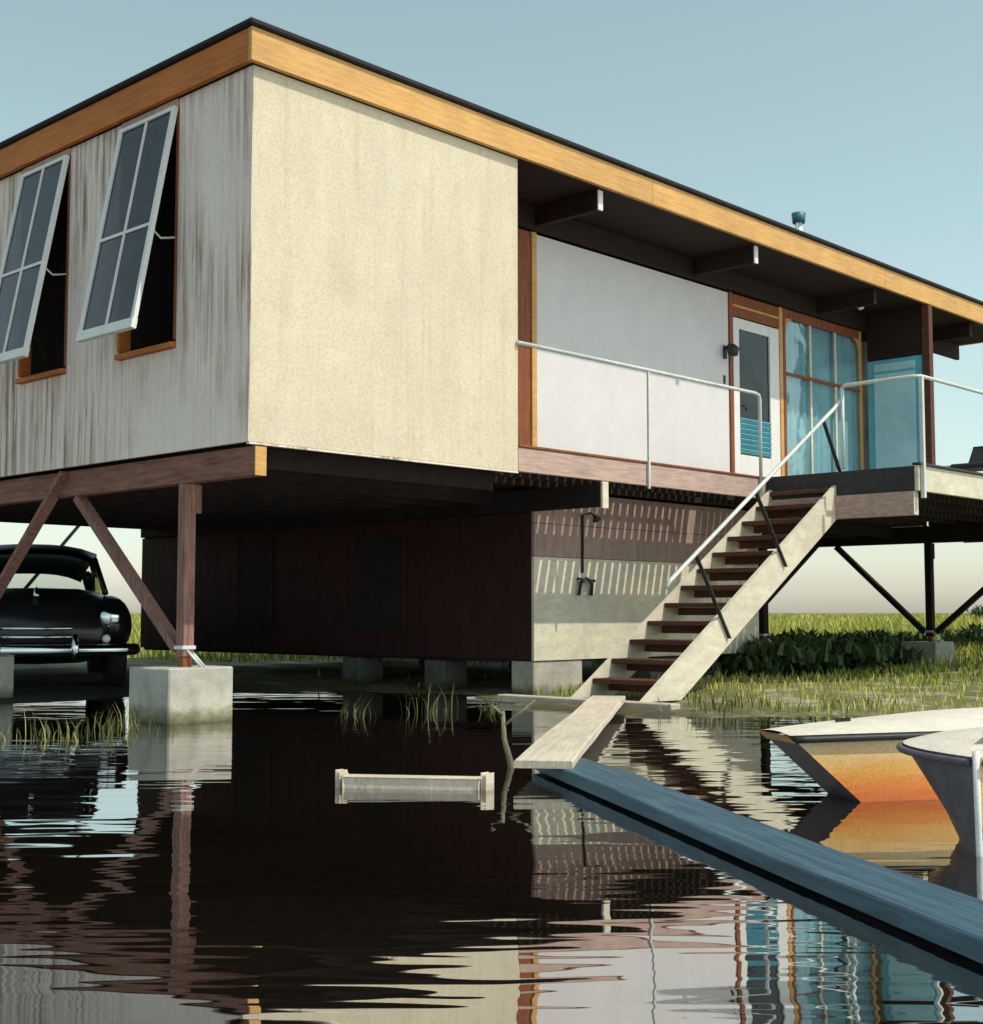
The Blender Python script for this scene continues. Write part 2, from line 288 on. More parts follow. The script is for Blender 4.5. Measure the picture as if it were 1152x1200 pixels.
# ------------------------------------------------------------------ ground and water
SHORE = [(-60, 6.5), (-14, 4.6), (-5, 4.1), (-2, 3.8), (1, 3.9), (2.6, 3.7), (3.7, 3.2), (4.0, 1.6), (3.5, .8), (3.1, .2), (3.0, -.3),
         (2.9, -1.1), (3.25, -2.0), (4.2, -2.55), (4.8, -3.4), (6.5, -5.0), (9, -8), (20, -19), (80, -60)]
def shore_dist(X, Y):
    """Signed distance to the shoreline, positive on land."""
    d = np.full(X.shape, 1e9); sgn = np.ones(X.shape)
    for (x0, y0), (x1, y1) in zip(SHORE[:-1], SHORE[1:]):
        dx, dy = x1 - x0, y1 - y0; L2 = dx * dx + dy * dy
        t = np.clip(((X - x0) * dx + (Y - y0) * dy) / L2, 0, 1)
        ex, ey = X - x0 - t * dx, Y - y0 - t * dy; dd = np.hypot(ex, ey); cr = dx * (Y - y0) - dy * (X - x0)
        up_ = dd < d; sgn = np.where(up_, np.sign(cr), sgn); d = np.minimum(d, dd)
    return d * sgn
def bumps(X, Y):
    return (np.sin(X * 2.3 + 1.1 * np.sin(Y * 1.7)) * np.cos(Y * 2.9 + 1.3 * np.sin(X * 1.1)) + 0.6 * np.sin(X * 5.1 + Y * 3.7) * np.cos(Y * 6.3 - X * 2.2))
def land_z(X, Y):
    d = shore_dist(X, Y) + 0.12 * bumps(X * 1.6, Y * 1.6)
    z = np.where(d < 0, np.maximum(-0.5, d * 0.25), np.minimum(0.09, d * 0.05))
    return z + np.where(d > 0.3, 0.014 * bumps(X, Y), 0)
def axis_vals(a, b, step, far):
    v = list(np.arange(a, b + 1e-6, step)); s = step; lo, hi = v[0], v[-1]; L, H = [], []
    while hi < far: s *= 1.35; hi += s; H.append(hi)
    s = step
    while lo > -far: s *= 1.35; lo -= s; L.append(lo)
    return np.array(L[::-1] + v + H)
gx, gy = axis_vals(-9, 18, 0.15, 3500), axis_vals(-10, 13, 0.15, 3500)
GX, GY = np.meshgrid(gx, gy); GZ = land_z(GX, GY)
GZ = np.where((np.abs(GX) > 70) | (GY > 70), np.where(GY > 2, 0.08, -0.5), GZ)
nx, ny = len(gx), len(gy)
me = bpy.data.meshes.new('ground')
idx = np.arange(nx * ny).reshape(ny, nx)
quads = np.stack([idx[:-1, :-1], idx[:-1, 1:], idx[1:, 1:], idx[1:, :-1]], -1).reshape(-1, 4)
me.from_pydata(np.stack([GX, GY, GZ], -1).reshape(-1, 3).tolist(), [], quads.tolist()); me.materials.append(M['ground'])
for p in me.polygons: p.use_smooth = True
g = bpy.data.objects.new('ground', me); col.objects.link(g); tag(g, kind='structure')
bm = bmesh.new()
vv = [bm.verts.new(c) for c in ((-3400, -3400, 0), (3400, -3400, 0), (3400, 3400, 0), (-3400, 3400, 0))]; bm.faces.new(vv)
tag(finish('water', bm, 'water'), kind='structure')

# ------------------------------------------------------------------ the house
H = thing('stilt_house', 'raised flat-roofed house with cream front panel and grey siding on timber stilts', 'house', (0.12, 0.95, 0))
ZB, ZF, ZS, ZT = 2.093, 2.34, 4.935, 5.19
XE, YE = 12.7, 8.1                                  # ends of the enclosed body
# roof: deck, fascia boards, tar edge, soffit, joists
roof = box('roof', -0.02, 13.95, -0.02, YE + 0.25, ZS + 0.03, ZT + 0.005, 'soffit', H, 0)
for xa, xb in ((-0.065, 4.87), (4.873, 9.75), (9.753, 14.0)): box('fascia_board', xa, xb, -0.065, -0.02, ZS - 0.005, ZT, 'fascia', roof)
box('fascia_board', -0.065, -0.02, -0.0195, YE + 0.3, ZS - 0.003, ZT - 0.002, 'shadetimber', roof)  # left fascia takes the shade-coloured copy
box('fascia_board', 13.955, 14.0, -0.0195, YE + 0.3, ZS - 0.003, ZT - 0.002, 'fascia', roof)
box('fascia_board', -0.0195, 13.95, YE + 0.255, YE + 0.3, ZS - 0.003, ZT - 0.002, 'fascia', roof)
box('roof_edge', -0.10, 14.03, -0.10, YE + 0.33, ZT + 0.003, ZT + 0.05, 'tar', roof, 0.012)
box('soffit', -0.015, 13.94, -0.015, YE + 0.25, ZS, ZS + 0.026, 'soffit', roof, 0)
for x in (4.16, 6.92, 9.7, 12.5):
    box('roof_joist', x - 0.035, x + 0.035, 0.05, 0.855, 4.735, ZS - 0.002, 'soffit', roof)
    if x < 9: box('sunlit_joist_end', x - 0.036, x + 0.036, 0.03, 0.048, 4.733, ZS - 0.003, 'white', roof)  # white pieces colour the joist ends as sunlit, sides dark as in shade
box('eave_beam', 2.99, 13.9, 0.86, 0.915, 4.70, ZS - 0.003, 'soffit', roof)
vp = tube('vent_pipe', [(10.5, 1.6, 5.2), (10.5, 1.6, 6.40)], 0.05, 'white', roof, 14)
tube('vent_cap', [(10.5, 1.6, 6.26), (10.5, 1.6, 6.40), (10.5, 1.6, 6.415)], [0.085, 0.10, 0.03], 'teal', roof, 14)
box('vent_flashing', 10.36, 10.64, 1.46, 1.74, 5.236, 5.26, 'galv', roof)
bm = bmesh.new(); bmesh.ops.create_uvsphere(bm, u_segments=14, v_segments=8, radius=0.05, matrix=Matrix.Translation((10.25, 0.55, 4.88)))
finish('ceiling_globe', bm, 'globe', roof, True)

# front: the large cream panel
box('front_panel', 0.006, 2.93, 0.0, 0.035, ZB, ZS - 0.006, 'cream', H, 0.003)
box('drip_strip', 0.004, 2.93, -0.006, 0.03, ZB - 0.018, ZB - 0.003, 'weathered', H, 0.002)
box('return_wall', 2.90, 2.932, 0.038, 0.918, ZB, ZS - 0.006, 'redwood', H, 0)
# left side: siding panels round awning windows
WIN = [(0.97, 1.80), (2.66, 3.49), (4.35, 5.18), (6.04, 6.87)]; WZ0, WZ1 = 2.945, 4.865
ys = [0.0] + [v for w in WIN for v in w] + [YE]
for i in range(0, len(ys), 2):
    a, b_ = ys[i], ys[i + 1]
    if i == 0: a = 0.002
    box('siding_panel', 0.0, 0.03, a, b_ - 0.004, ZB, ZS - 0.006, 'weathered', H, 0.002)
def awning(y0, y1):
    w = box('window', 0.02, 0.085, y0 + 0.004, y1 - 0.004, WZ0 - 0.0, WZ0 + 0.04, 'redwood', H)      # sill of the opening carries the rest
    box('apron_panel', 0.002, 0.028, y0 - 0.002, y1 - 0.002, ZB, WZ0 - 0.028, 'weathered', w, 0.002)
    box('sill', -0.045, 0.018, y0 - 0.0, y1 + 0.0, WZ0 - 0.025, WZ0 + 0.018, 'shadetimber', w)
    box('jamb', -0.005, 0.09, y0 + 0.0, y0 + 0.035, WZ0 + 0.042, WZ1, 'redwood', w)
    box('jamb', -0.022, 0.09, y1 - 0.035, y1, WZ0 + 0.042, WZ1, 'shadetimber', w)
    box('head', -0.018, 0.09, y0, y1, WZ1 + 0.002, ZS - 0.008, 'pinkbeam', w)
    # tilted sash
    top = Vector((-0.025, 0, WZ1 - 0.005)); bot = Vector((-0.375, 0, 3.02)); d = bot - top; Ls = d.length; dn = d.normalized(); nrm = Vector((dn.z, 0, -dn.x))
    def rail(u0, u1, a0, a1, nm, th=0.035):
        bm = bmesh.new()
        P = []
        for s_ in (-th / 2, th / 2):
            for (u, a) in ((u0, a0), (u1, a0), (u1, a1), (u0, a1)):
                q = top + dn * (a * Ls) + nrm * s_; P.append(bm.verts.new((q.x, u, q.z)))
        for f in ((0, 1, 2, 3), (7, 6, 5, 4), (0, 4, 5, 1), (1, 5, 6, 2), (2, 6, 7, 3), (3, 7, 4, 0)): bm.faces.new([P[k] for k in f])
        return finish(nm, bm, 'white', w)
    a, b_ = y0 + 0.004, y1 - 0.004; t = 0.042; ft = t / Ls
    rail(a, b_, 0, ft * 0.8, 'sash_rail'); rail(a, b_, 1 - ft * 1.9, 1, 'sash_rail', 0.045)
    rail(a, a + t, ft * 0.8, 1 - ft * 1.9, 'sash_stile'); rail(b_ - t, b_, ft * 0.8, 1 - ft * 1.9, 'sash_stile')
    mid = (a + b_) / 2
    rail(a + t, b_ - t, 0.53, 0.53 + 0.026 / Ls, 'muntin', 0.026)
    rail(mid - 0.013, mid + 0.013, ft * 0.8, 0.53, 'muntin', 0.026); rail(mid - 0.013, mid + 0.013, 0.53 + 0.026 / Ls, 1 - ft * 1.9, 'muntin', 0.026)
    for (u0, u1) in ((a + t, mid - 0.013), (mid + 0.013, b_ - t)):
        for (a0, a1) in ((ft * 0.8, 0.53), (0.53 + 0.026 / Ls, 1 - ft * 1.9)):
            p = rail(u0, u1, a0, a1, 'pane', 0.004); p.data.materials.clear(); p.data.materials.append(M['sashglass'])
    q = top + d * 0.56
    tube('stay_arm', [(q.x + 0.01, y0 + 0.03, q.z), (-0.12, y0 + 0.05, q.z - 0.05), (0.03, y0 + 0.02, q.z - 0.02)], 0.009, 'rail', w, 6)
for y0, y1 in WIN: awning(y0, y1)
# the rest of the shell
box('back_wall', 0.032, XE, YE - 0.04, YE, ZB, ZS - 0.006, 'weathered', H, 0)
box('end_wall', XE - 0.04, XE, 0.96, YE - 0.042, ZB, ZS - 0.006, 'weathered', H, 0)
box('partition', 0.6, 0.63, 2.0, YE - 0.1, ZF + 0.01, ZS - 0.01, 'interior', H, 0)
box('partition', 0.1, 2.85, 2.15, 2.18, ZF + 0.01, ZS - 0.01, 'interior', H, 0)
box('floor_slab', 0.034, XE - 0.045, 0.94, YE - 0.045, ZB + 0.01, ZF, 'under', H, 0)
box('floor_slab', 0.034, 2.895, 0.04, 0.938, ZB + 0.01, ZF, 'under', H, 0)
# porch back wall
YW = 0.92
box('porch_panel', 4.21, 7.68, YW, YW + 0.035, ZF + 0.002, 4.68, 'porchpaint', H, 0.003)
box('trim_post', 4.13, 4.205, YW - 0.02, YW + 0.03, ZF + 0.002, 4.69, 'fascia', H)
box('wall_board', 2.94, 4.125, YW, YW + 0.03, ZF + 0.002, 4.69, 'redwood', H)
box('trim_post', 7.685, 7.755, YW - 0.02, YW + 0.03, ZF + 0.002, 4.69, 'redwood', H)
tr = box('transom_panel', 7.76, 8.82, YW + 0.005, YW + 0.03, 4.42, 4.69, 'redwood', H)
box('transom_rail', 7.76, 8.82, YW - 0.012, YW + 0.003, 4.53, 4.56, 'fascia', tr)
door = box('door', 7.775, 7.90, YW - 0.01, YW + 0.03, ZF + 0.01, 4.40, 'white', H)
box('stile', 8.585, 8.80, YW - 0.01, YW + 0.03, ZF + 0.01, 4.40, 'white', door)
box('rail', 7.902, 8.583, YW - 0.01, YW + 0.03, 4.27, 4.40, 'white', door)
box('rail', 7.902, 8.583, YW - 0.01, YW + 0.03, ZF + 0.01, 2.74, 'white', door)
box('pane', 7.902, 8.583, YW + 0.012, YW + 0.018, 2.742, 4.268, 'darkglass', door, 0)
for k in range(7):
    z = 2.79 + k * 0.062
    bar('louvre', (7.905, YW - 0.0, z), (8.58, YW - 0.0, z), 0.012, 0.05, 'bluepaint', door, (0, -0.6, 0.8))
tube('handle', [(7.93, YW - 0.02, 3.33), (7.93, YW - 0.07, 3.33), (7.93, YW - 0.07, 3.27)], 0.014, 'steel', door, 8)
box('door_casing', 8.805, 8.88, YW - 0.02, YW + 0.03, ZF + 0.002, 4.69, 'fascia', H)
# wide glazed window with pale curtain
gw = box('glazed_window', 8.90, 8.96, YW - 0.015, YW + 0.03, ZF + 0.002, 4.69, 'redwood', H)
box('frame_post', 10.86, 10.92, YW - 0.015, YW + 0.03, ZF + 0.002, 4.69, 'fascia', gw)
box('frame_head', 8.962, 10.858, YW - 0.01, YW + 0.03, 4.575, 4.69, 'redwood', gw)
box('frame_rail', 8.962, 10.858, YW - 0.013, YW + 0.02, 3.845, 3.885, 'redwood', gw)
box('frame_sill', 8.962, 10.858, YW - 0.013, YW + 0.03, ZF + 0.002, ZF + 0.06, 'white', gw)
mx_ = [9.58, 10.22]
for x in mx_:
    box('mullion', x - 0.022, x + 0.022, YW - 0.008, YW + 0.02, 3.887, 4.573, 'stairs', gw)
    box('mullion', x - 0.022, x + 0.022, YW - 0.008, YW + 0.02, ZF + 0.062, 3.843, 'stairs', gw)
e = [8.962] + [v for x in mx_ for v in (x - 0.022, x + 0.022)] + [10.858]
for i in range(0, 6, 2):
    box('pane', e[i], e[i + 1], YW + 0.004, YW + 0.009, 3.887, 4.573, 'glass', gw, 0)
    box('pane', e[i], e[i + 1], YW + 0.004, YW + 0.009, ZF + 0.062, 3.843, 'glass', gw, 0)
for x, s in ((8.962, 1), (10.858, -1)):
    bm = bmesh.new(); addprism(bm, [(x, 4.573), (x + s * 0.16, 4.573), (x + s * 0.05, 4.52), (x + s * 0.02, 4.45), (x, 4.36)], 'y', YW - 0.012, YW - 0.0); finish('corner_bracket', bm, 'fascia', gw)
bm = bmesh.new(); prev = None
for i in range(90):
    x = 8.93 + 1.95 * i / 89; y = YW + 0.06 + 0.018 * math.sin(i * 0.9) + 0.006 * math.sin(i * 2.3)
    cur = (bm.verts.new((x, y, ZF + 0.03)), bm.verts.new((x, y, 4.66)))
    if prev: bm.faces.new((prev[0], cur[0], cur[1], prev[1]))
    prev = cur
finish('curtain', bm, 'curtain', gw, True)
# end screen of the porch
es_ = box('end_screen', 10.98, 11.03, 0.05, 0.86, ZF + 0.006, 4.27, 'bluepaint', H)
box('inset_panel', 10.962, 10.982, 0.16, 0.76, ZF + 0.10, 4.08, 'palepaint', es_, 0.008)
box('inset_panel', 10.965, 10.982, 0.16, 0.76, 4.11, 4.22, 'palepaint', es_, 0.008)
box('screen_post', 10.95, 11.06, -0.06, 0.045, ZF + 0.004, ZS - 0.003, 'tread', H)
box('screen_header', 10.975, 11.035, 0.05, 0.855, 4.275, ZS - 0.004, 'soffit', H)
# beams, stilts, braces, footings
def truss(x, y0, front_brace=False, mat='beam', pmat='post', cols=(0.95, 4.5, 7.6)):
    box('cross_beam', x - 0.05, x + 0.05, y0, YE - 0.1, 1.85, ZB - 0.022 if x < 9 else ZB + 0.004, mat, H)
    for i, yc in enumerate(cols):
        c = box('stilt', x - 0.05, x + 0.05, yc - 0.05, yc + 0.05, 0.50, 1.848, pmat, H)
        box('bolster', x + 0.052, x + 0.11, yc - 0.04, yc + 0.04, 1.62, 1.846, pmat, c)
        box('strap', x - 0.062, x + 0.062, yc - 0.062, yc + 0.062, 0.555, 0.585, 'galv', c)
        tube('anchor_rod', [(x - 0.02, yc - 0.04, 0.56), (x + 0.09, yc - 0.13, 0.40)], 0.012, 'galv', c, 8)
        tube('anchor_rod', [(x + 0.02, yc - 0.02, 0.56), (x + 0.14, yc - 0.10, 0.40)], 0.012, 'galv', c, 8)
        box('base_plate', x - 0.04, x + 0.04, yc - 0.04, yc + 0.04, 0.405, 0.498, 'redwood', c)
        fb = box('footing', x - 0.27, x + 0.32, yc - 0.20, yc + 0.36, -0.45, 0.42, 'concrete', H, 0.012)
        if i + 1 < len(cols):
            yn = cols[i + 1]; ym = (yc + yn) / 2 - 0.07
            bar('brace', (x, yc + 0.09, 0.56), (x, ym - 0.05, 1.842), 0.07, 0.085, pmat, H, (1, 0, 0))
            bar('brace', (x - 0.075, yn - 0.05, 0.56), (x - 0.075, ym + 0.05, 2.05), 0.04, 0.10, pmat, H, (1, 0, 0))
        if i == 0 and front_brace:
            bar('brace', (x, yc - 0.09, 0.56), (x, yc - 1.62, 1.842), 0.07, 0.085, pmat, H, (1, 0, 0))
truss(0.12, 0.02)
box('sunlit_beam_end', 0.069, 0.171, 0.004, 0.018, 1.849, ZB - 0.024, 'fascia', H, 0.002)  # thin orange piece colours the beam's front end as sunlit
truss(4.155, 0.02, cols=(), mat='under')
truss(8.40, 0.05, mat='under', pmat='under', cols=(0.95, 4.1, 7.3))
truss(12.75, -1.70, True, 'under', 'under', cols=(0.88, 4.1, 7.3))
box('sunlit_floor_joist_end', 4.11, 4.2, -0.012, 0.017, 1.83, 2.085, 'stairs', H)  # pale piece colours the dark beam's front end as sunlit
for k in range(14):
    y = 0.30 + k * 0.56
    box('floor_joist', 0.19, 2.9 if y < 0.9 else XE - 0.08, y - 0.022, y + 0.022, 1.94, ZB + 0.006, 'under', H, 0)

# ------------------------------------------------------------------ store room under the house
S = thing('store_room', 'small store room with cream front and maroon side boards under the house', 'store room', (4.2, 0.95, 0))
box('front_wall', 4.18, 8.28, 0.93, 0.965, 0.36, 1.40, 'stairs', S, 0.003)
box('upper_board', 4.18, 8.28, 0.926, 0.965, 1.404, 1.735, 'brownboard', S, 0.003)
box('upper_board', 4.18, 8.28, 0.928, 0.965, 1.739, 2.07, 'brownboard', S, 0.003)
b0 = 0.968
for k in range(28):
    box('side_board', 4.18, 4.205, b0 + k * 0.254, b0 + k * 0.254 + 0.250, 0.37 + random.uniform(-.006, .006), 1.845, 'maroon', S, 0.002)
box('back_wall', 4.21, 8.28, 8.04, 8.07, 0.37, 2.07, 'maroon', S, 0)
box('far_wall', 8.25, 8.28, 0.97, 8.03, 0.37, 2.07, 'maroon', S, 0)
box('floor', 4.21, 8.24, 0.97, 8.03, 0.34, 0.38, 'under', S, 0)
for (a, b_) in ((2.83, 3.65), (5.2, 5.85)):
    w = box('window', 4.165, 4.178, a, b_, 0.62, 1.70, 'under', S, 0)
    box('frame', 4.158, 4.17, a - 0.05, a - 0.002, 0.60, 1.75, 'maroon', w); box('frame', 4.158, 4.17, b_ + 0.002, b_ + 0.05, 0.60, 1.75, 'maroon', w)
box('plinth', 4.19, 4.95, 0.945, 1.25, -0.3, 0.355, 'concrete', S, 0.01)
for (x, y) in ((8.1, 1.1), (6.3, 1.1), (4.35, 2.35), (4.35, 3.7), (6.3, 4.5), (8.0, 4.5)):
    box('plinth', x - 0.18, x + 0.18, y - 0.15, y + 0.15, -0.3, 0.335, 'shadeconcrete', S, 0.01)  # plinths take the concrete darkened for shade
# outdoor shower on the front wall of the store room
sh = thing('outdoor_shower', 'dark shower pipe and valve fixed to the cream store room wall', 'shower', (4.95, 0.92, 1.1))
tube('riser_pipe', [(4.92, 0.915, 1.25), (4.92, 0.91, 1.85), (4.92, 0.80, 1.87), (4.92, 0.74, 1.82)], 0.013, 'steel', sh, 8)
tube('shower_head', [(4.92, 0.745, 1.83), (4.92, 0.72, 1.79)], [0.02, 0.05], 'steel', sh, 10)
tube('valve_loop', [(4.84, 0.90, 1.02), (4.85, 0.88, 1.15), (4.93, 0.87, 1.19), (5.03, 0.88, 1.15), (5.04, 0.90, 1.02)], 0.02, 'steel', sh, 8)
tube('valve_bar', [(4.83, 0.90, 1.19), (5.10, 0.90, 1.17)], 0.015, 'steel', sh, 8)

# ------------------------------------------------------------------ deck and its boards
D = thing('timber_deck', 'slatted timber deck and porch floor along the front of the house', 'deck', (7.0, 0.0, ZB))
box('rim_board', 2.935, 7.0, 0.0, 0.045, ZB, ZF - 0.03, 'pinkbeam', D)
box('edge_strip', 2.935, 7.0, -0.012, 0.05, ZF - 0.027, ZF - 0.004, 'redwood', D)
box('rim_board', 6.98, 14.0, -1.80, -1.755, 2.075, ZF - 0.004, 'stairs', D)
box('edge_strip', 6.96, 14.0, -1.83, -1.74, ZF - 0.002, ZF + 0.022, 'steel', D)
box('side_beam', 6.97, 7.06, -1.74, 0.0, 1.83, 2.075, 'pinkbeam', D)
box('side_rim', 7.0, 7.05, -1.75, 0.0, 2.08, ZF - 0.006, 'steel', D)
box('sunlit_side_beam_end', 6.968, 7.062, -1.752, -1.742, 1.832, 2.073, 'stairs', D, 0.002)  # pale piece colours the end of the side beam as sunlit
box('ledger', 2.95, 12.7, 0.87, 0.915, ZB, ZF - 0.04, 'under', D)
box('end_rim', 13.95, 14.0, -1.75, 0.9, 1.9, ZF - 0.04, 'under', D)
box('blocking', 12.71, 12.79, -1.70, 0.86, ZB + 0.008, ZF - 0.04, 'under', D)
for y in (-1.2, -0.6, -0.02, 0.45):
    box('joist', 7.08 if y < 0.2 else 2.95, 13.95, y - 0.02, y + 0.02, 2.10, ZF - 0.037, 'under', D)
x = 2.99
while x < 6.95:
    box('deck_board', x, x + 0.088, 0.052, 0.90, ZF - 0.035, ZF + random.uniform(-0.003, 0.003), 'deckboard', D, 0.003); x += 0.128
x = 7.06
while x < 13.9:
    box('deck_board', x, x + 0.112, -1.735, 0.90, ZF - 0.035, ZF + random.uniform(-0.003, 0.003), 'deckboard', D, 0.003); x += 0.128

# railings
R1 = thing('porch_railing', 'thin pale pipe railing in front of the white porch wall', 'railing', (2.95, -0.02, 2.1))
tube('top_rail', [(2.9, -0.022, 3.245), (6.78, -0.022, 3.245), (6.84, -0.022, 3.23), (6.86, -0.022, 3.18), (6.86, -0.022, 2.12)], 0.019, 'rail', R1)
for x in (4.83,):
    box('post', x - 0.013, x + 0.013, -0.032, -0.006, 2.06, 3.235, 'rail', R1)
R2 = thing('deck_railing', 'pale pipe railing round the projecting deck at stair top', 'railing', (7.03, -1.8, 2.1))
tube('top_rail', [(7.04, -0.93, 3.23), (7.04, -0.97, 3.255), (7.04, -1.72, 3.26), (7.09, -1.80, 3.26), (14.0, -1.80, 3.26)], 0.02, 'rail', R2)
tube('post', [(7.04, -0.93, 2.36), (7.04, -0.93, 3.24)], 0.018, 'rail', R2)
box('post', 7.015, 7.06, -1.845, -1.803, 2.0, 3.25, 'rail', R2)
for x in (8.95, 10.87, 12.8): box('post', x - 0.018, x + 0.018, -1.84, -1.803, 2.05, 3.245, 'rail', R2)

# ------------------------------------------------------------------ staircase
T = thing('open_staircase', 'open wooden staircase with cream stringers rising from water to deck', 'staircase', (3.6, -0.4, 0))
def stringer(y0, y1, mat):
    top, bot = (7.22, 2.325), (3.60, 0.065); dz = 0.36
    bm = bmesh.new(); addprism(bm, [bot, top, (top[0] + 0.02, top[1] - 0.20), (top[0] - 0.22, top[1] - dz - 0.135), (bot[0] + 0.56, bot[1] - 0.01)], 'y', y0, y1)
    return finish('stringer', bm, mat, T)
stringer(-0.86, -0.81, 'stairs'); stringer(0.0 - 0.075, -0.025, 'stairs')
n = 13; sl_ = (2.325 - 0.065) / (7.22 - 3.60)
for k in range(1, n):
    z = 0.065 + k * (ZF - 0.065) / n; xf = 3.60 + (z - 0.065) / sl_
    box('tread', xf - 0.02, xf + 0.27, -0.807, -0.078, z - 0.05, z - 0.004, 'tread', T)
    box('riser_cleat', xf + 0.20, xf + 0.23, -0.80, -0.085, z - 0.125, z - 0.052, 'tread', T)
tube('handrail', [(3.92, -0.885, 1.06), (3.98, -0.885, 1.13), (6.95, -0.885, 3.01), (7.04, -0.905, 3.10)], 0.02, 'rail', T)
for (xt, zt, xb, zb) in ((6.72, 2.87, 7.20, 2.11), (5.40, 2.03, 5.94, 1.30), (4.38, 1.385, 4.92, 0.60)):
    bar('strut', (xt, -0.875, zt), (xb, -0.875, zb), 0.012, 0.04, 'steel', T, (0, 1, 0), 0)
box('foot_sill', 3.44, 3.58, -1.27, 0.75, 0.0, 0.072, 'plank', T, 0.008)

# ------------------------------------------------------------------ planks and timber on the water
def lying_plank(name, a, b_, w, z0, z1, mat, label, cat):
    a, b_ = Vector((*a, 0)), Vector((*b_, 0)); L = (b_ - a).length; n = 40
    bm = bmesh.new(); prev = None
    for i in range(n + 1):
        x = L * i / n; e1 = w / 2 + 0.002 * math.sin(i * .5); e2 = w / 2 + 0.002 * math.sin(i * .37 + 1); dz = 0.006 * math.sin(i * 0.27)
        cur = [bm.verts.new(c) for c in ((x, e1, z0), (x, -e2, z0), (x, -e2, z1 + dz - 0.006), (x, -e2 + 0.006, z1 + dz), (x, e1 - 0.006, z1 + dz), (x, e1, z1 + dz - 0.006))]
        if prev:
            for k in range(6): bm.faces.new((prev[k], prev[(k + 1) % 6], cur[(k + 1) % 6], cur[k]))
        else: bm.faces.new(cur)
        prev = cur
    bm.faces.new(prev[::-1])
    o = finish(name, bm, mat); o.location = a; o.rotation_euler.z = math.atan2(b_.y - a.y, b_.x - a.x)
    return tag(o, label, cat)
lying_plank('gangplank', (3.42, -0.62), (-0.86, -3.62), 0.29, 0.075, 0.118, 'plank', 'bleached gangplank running from the foot of the stairs over the water', 'plank')
lying_plank('walkway_plank', (-0.387, -3.307), (-3.811, -8.497), 0.265, 0.015, 0.070, 'blueplank', 'long blue-grey plank crossing the water to the lower right corner', 'plank')
F = thing('floating_timber', 'short pale timber with upright end cleats floating in dark water', 'timber', (-1.4, -3.3, 0))
pa, pb = Vector((-1.60, -3.00, 0.012)), Vector((-1.22, -3.54, 0.012)); fd = (pb - pa).normalized()
bar('log', pa, pb, 0.10, 0.085, 'plank', F, (0, 0, 1), 0.008)
bar('end_cleat', pa - fd * 0.02 + Vector((0, 0, -0.06)), pa - fd * 0.02 + Vector((0, 0, 0.062)), 0.03, 0.035, 'plank', F, (1, 0, 0), 0.008)
bar('end_cleat', pb + fd * 0.035 + Vector((0, 0, -0.08)), pb + fd * 0.035 + Vector((0, 0, 0.060)), 0.035, 0.04, 'plank', F, (1, 0, 0), 0.008)
st = thing('mooring_stake', 'crooked forked stake standing in the water beside the gangplank end', 'stake', (-0.42, -3.0, 0))
tube('stem', [(-0.40, -3.02, -0.3), (-0.42, -3.0, 0.02), (-0.44, -2.97, 0.15), (-0.43, -2.95, 0.30)], [0.02, 0.018, 0.014, 0.011], 'bark', st, 8)
tube('fork', [(-0.435, -2.96, 0.22), (-0.36, -3.03, 0.30), (-0.31, -3.08, 0.36)], [0.010, 0.008, 0.005], 'bark', st, 8)
tube('fork', [(-0.435, -2.955, 0.28), (-0.48, -2.91, 0.335)], [0.010, 0.006], 'bark', st, 8)

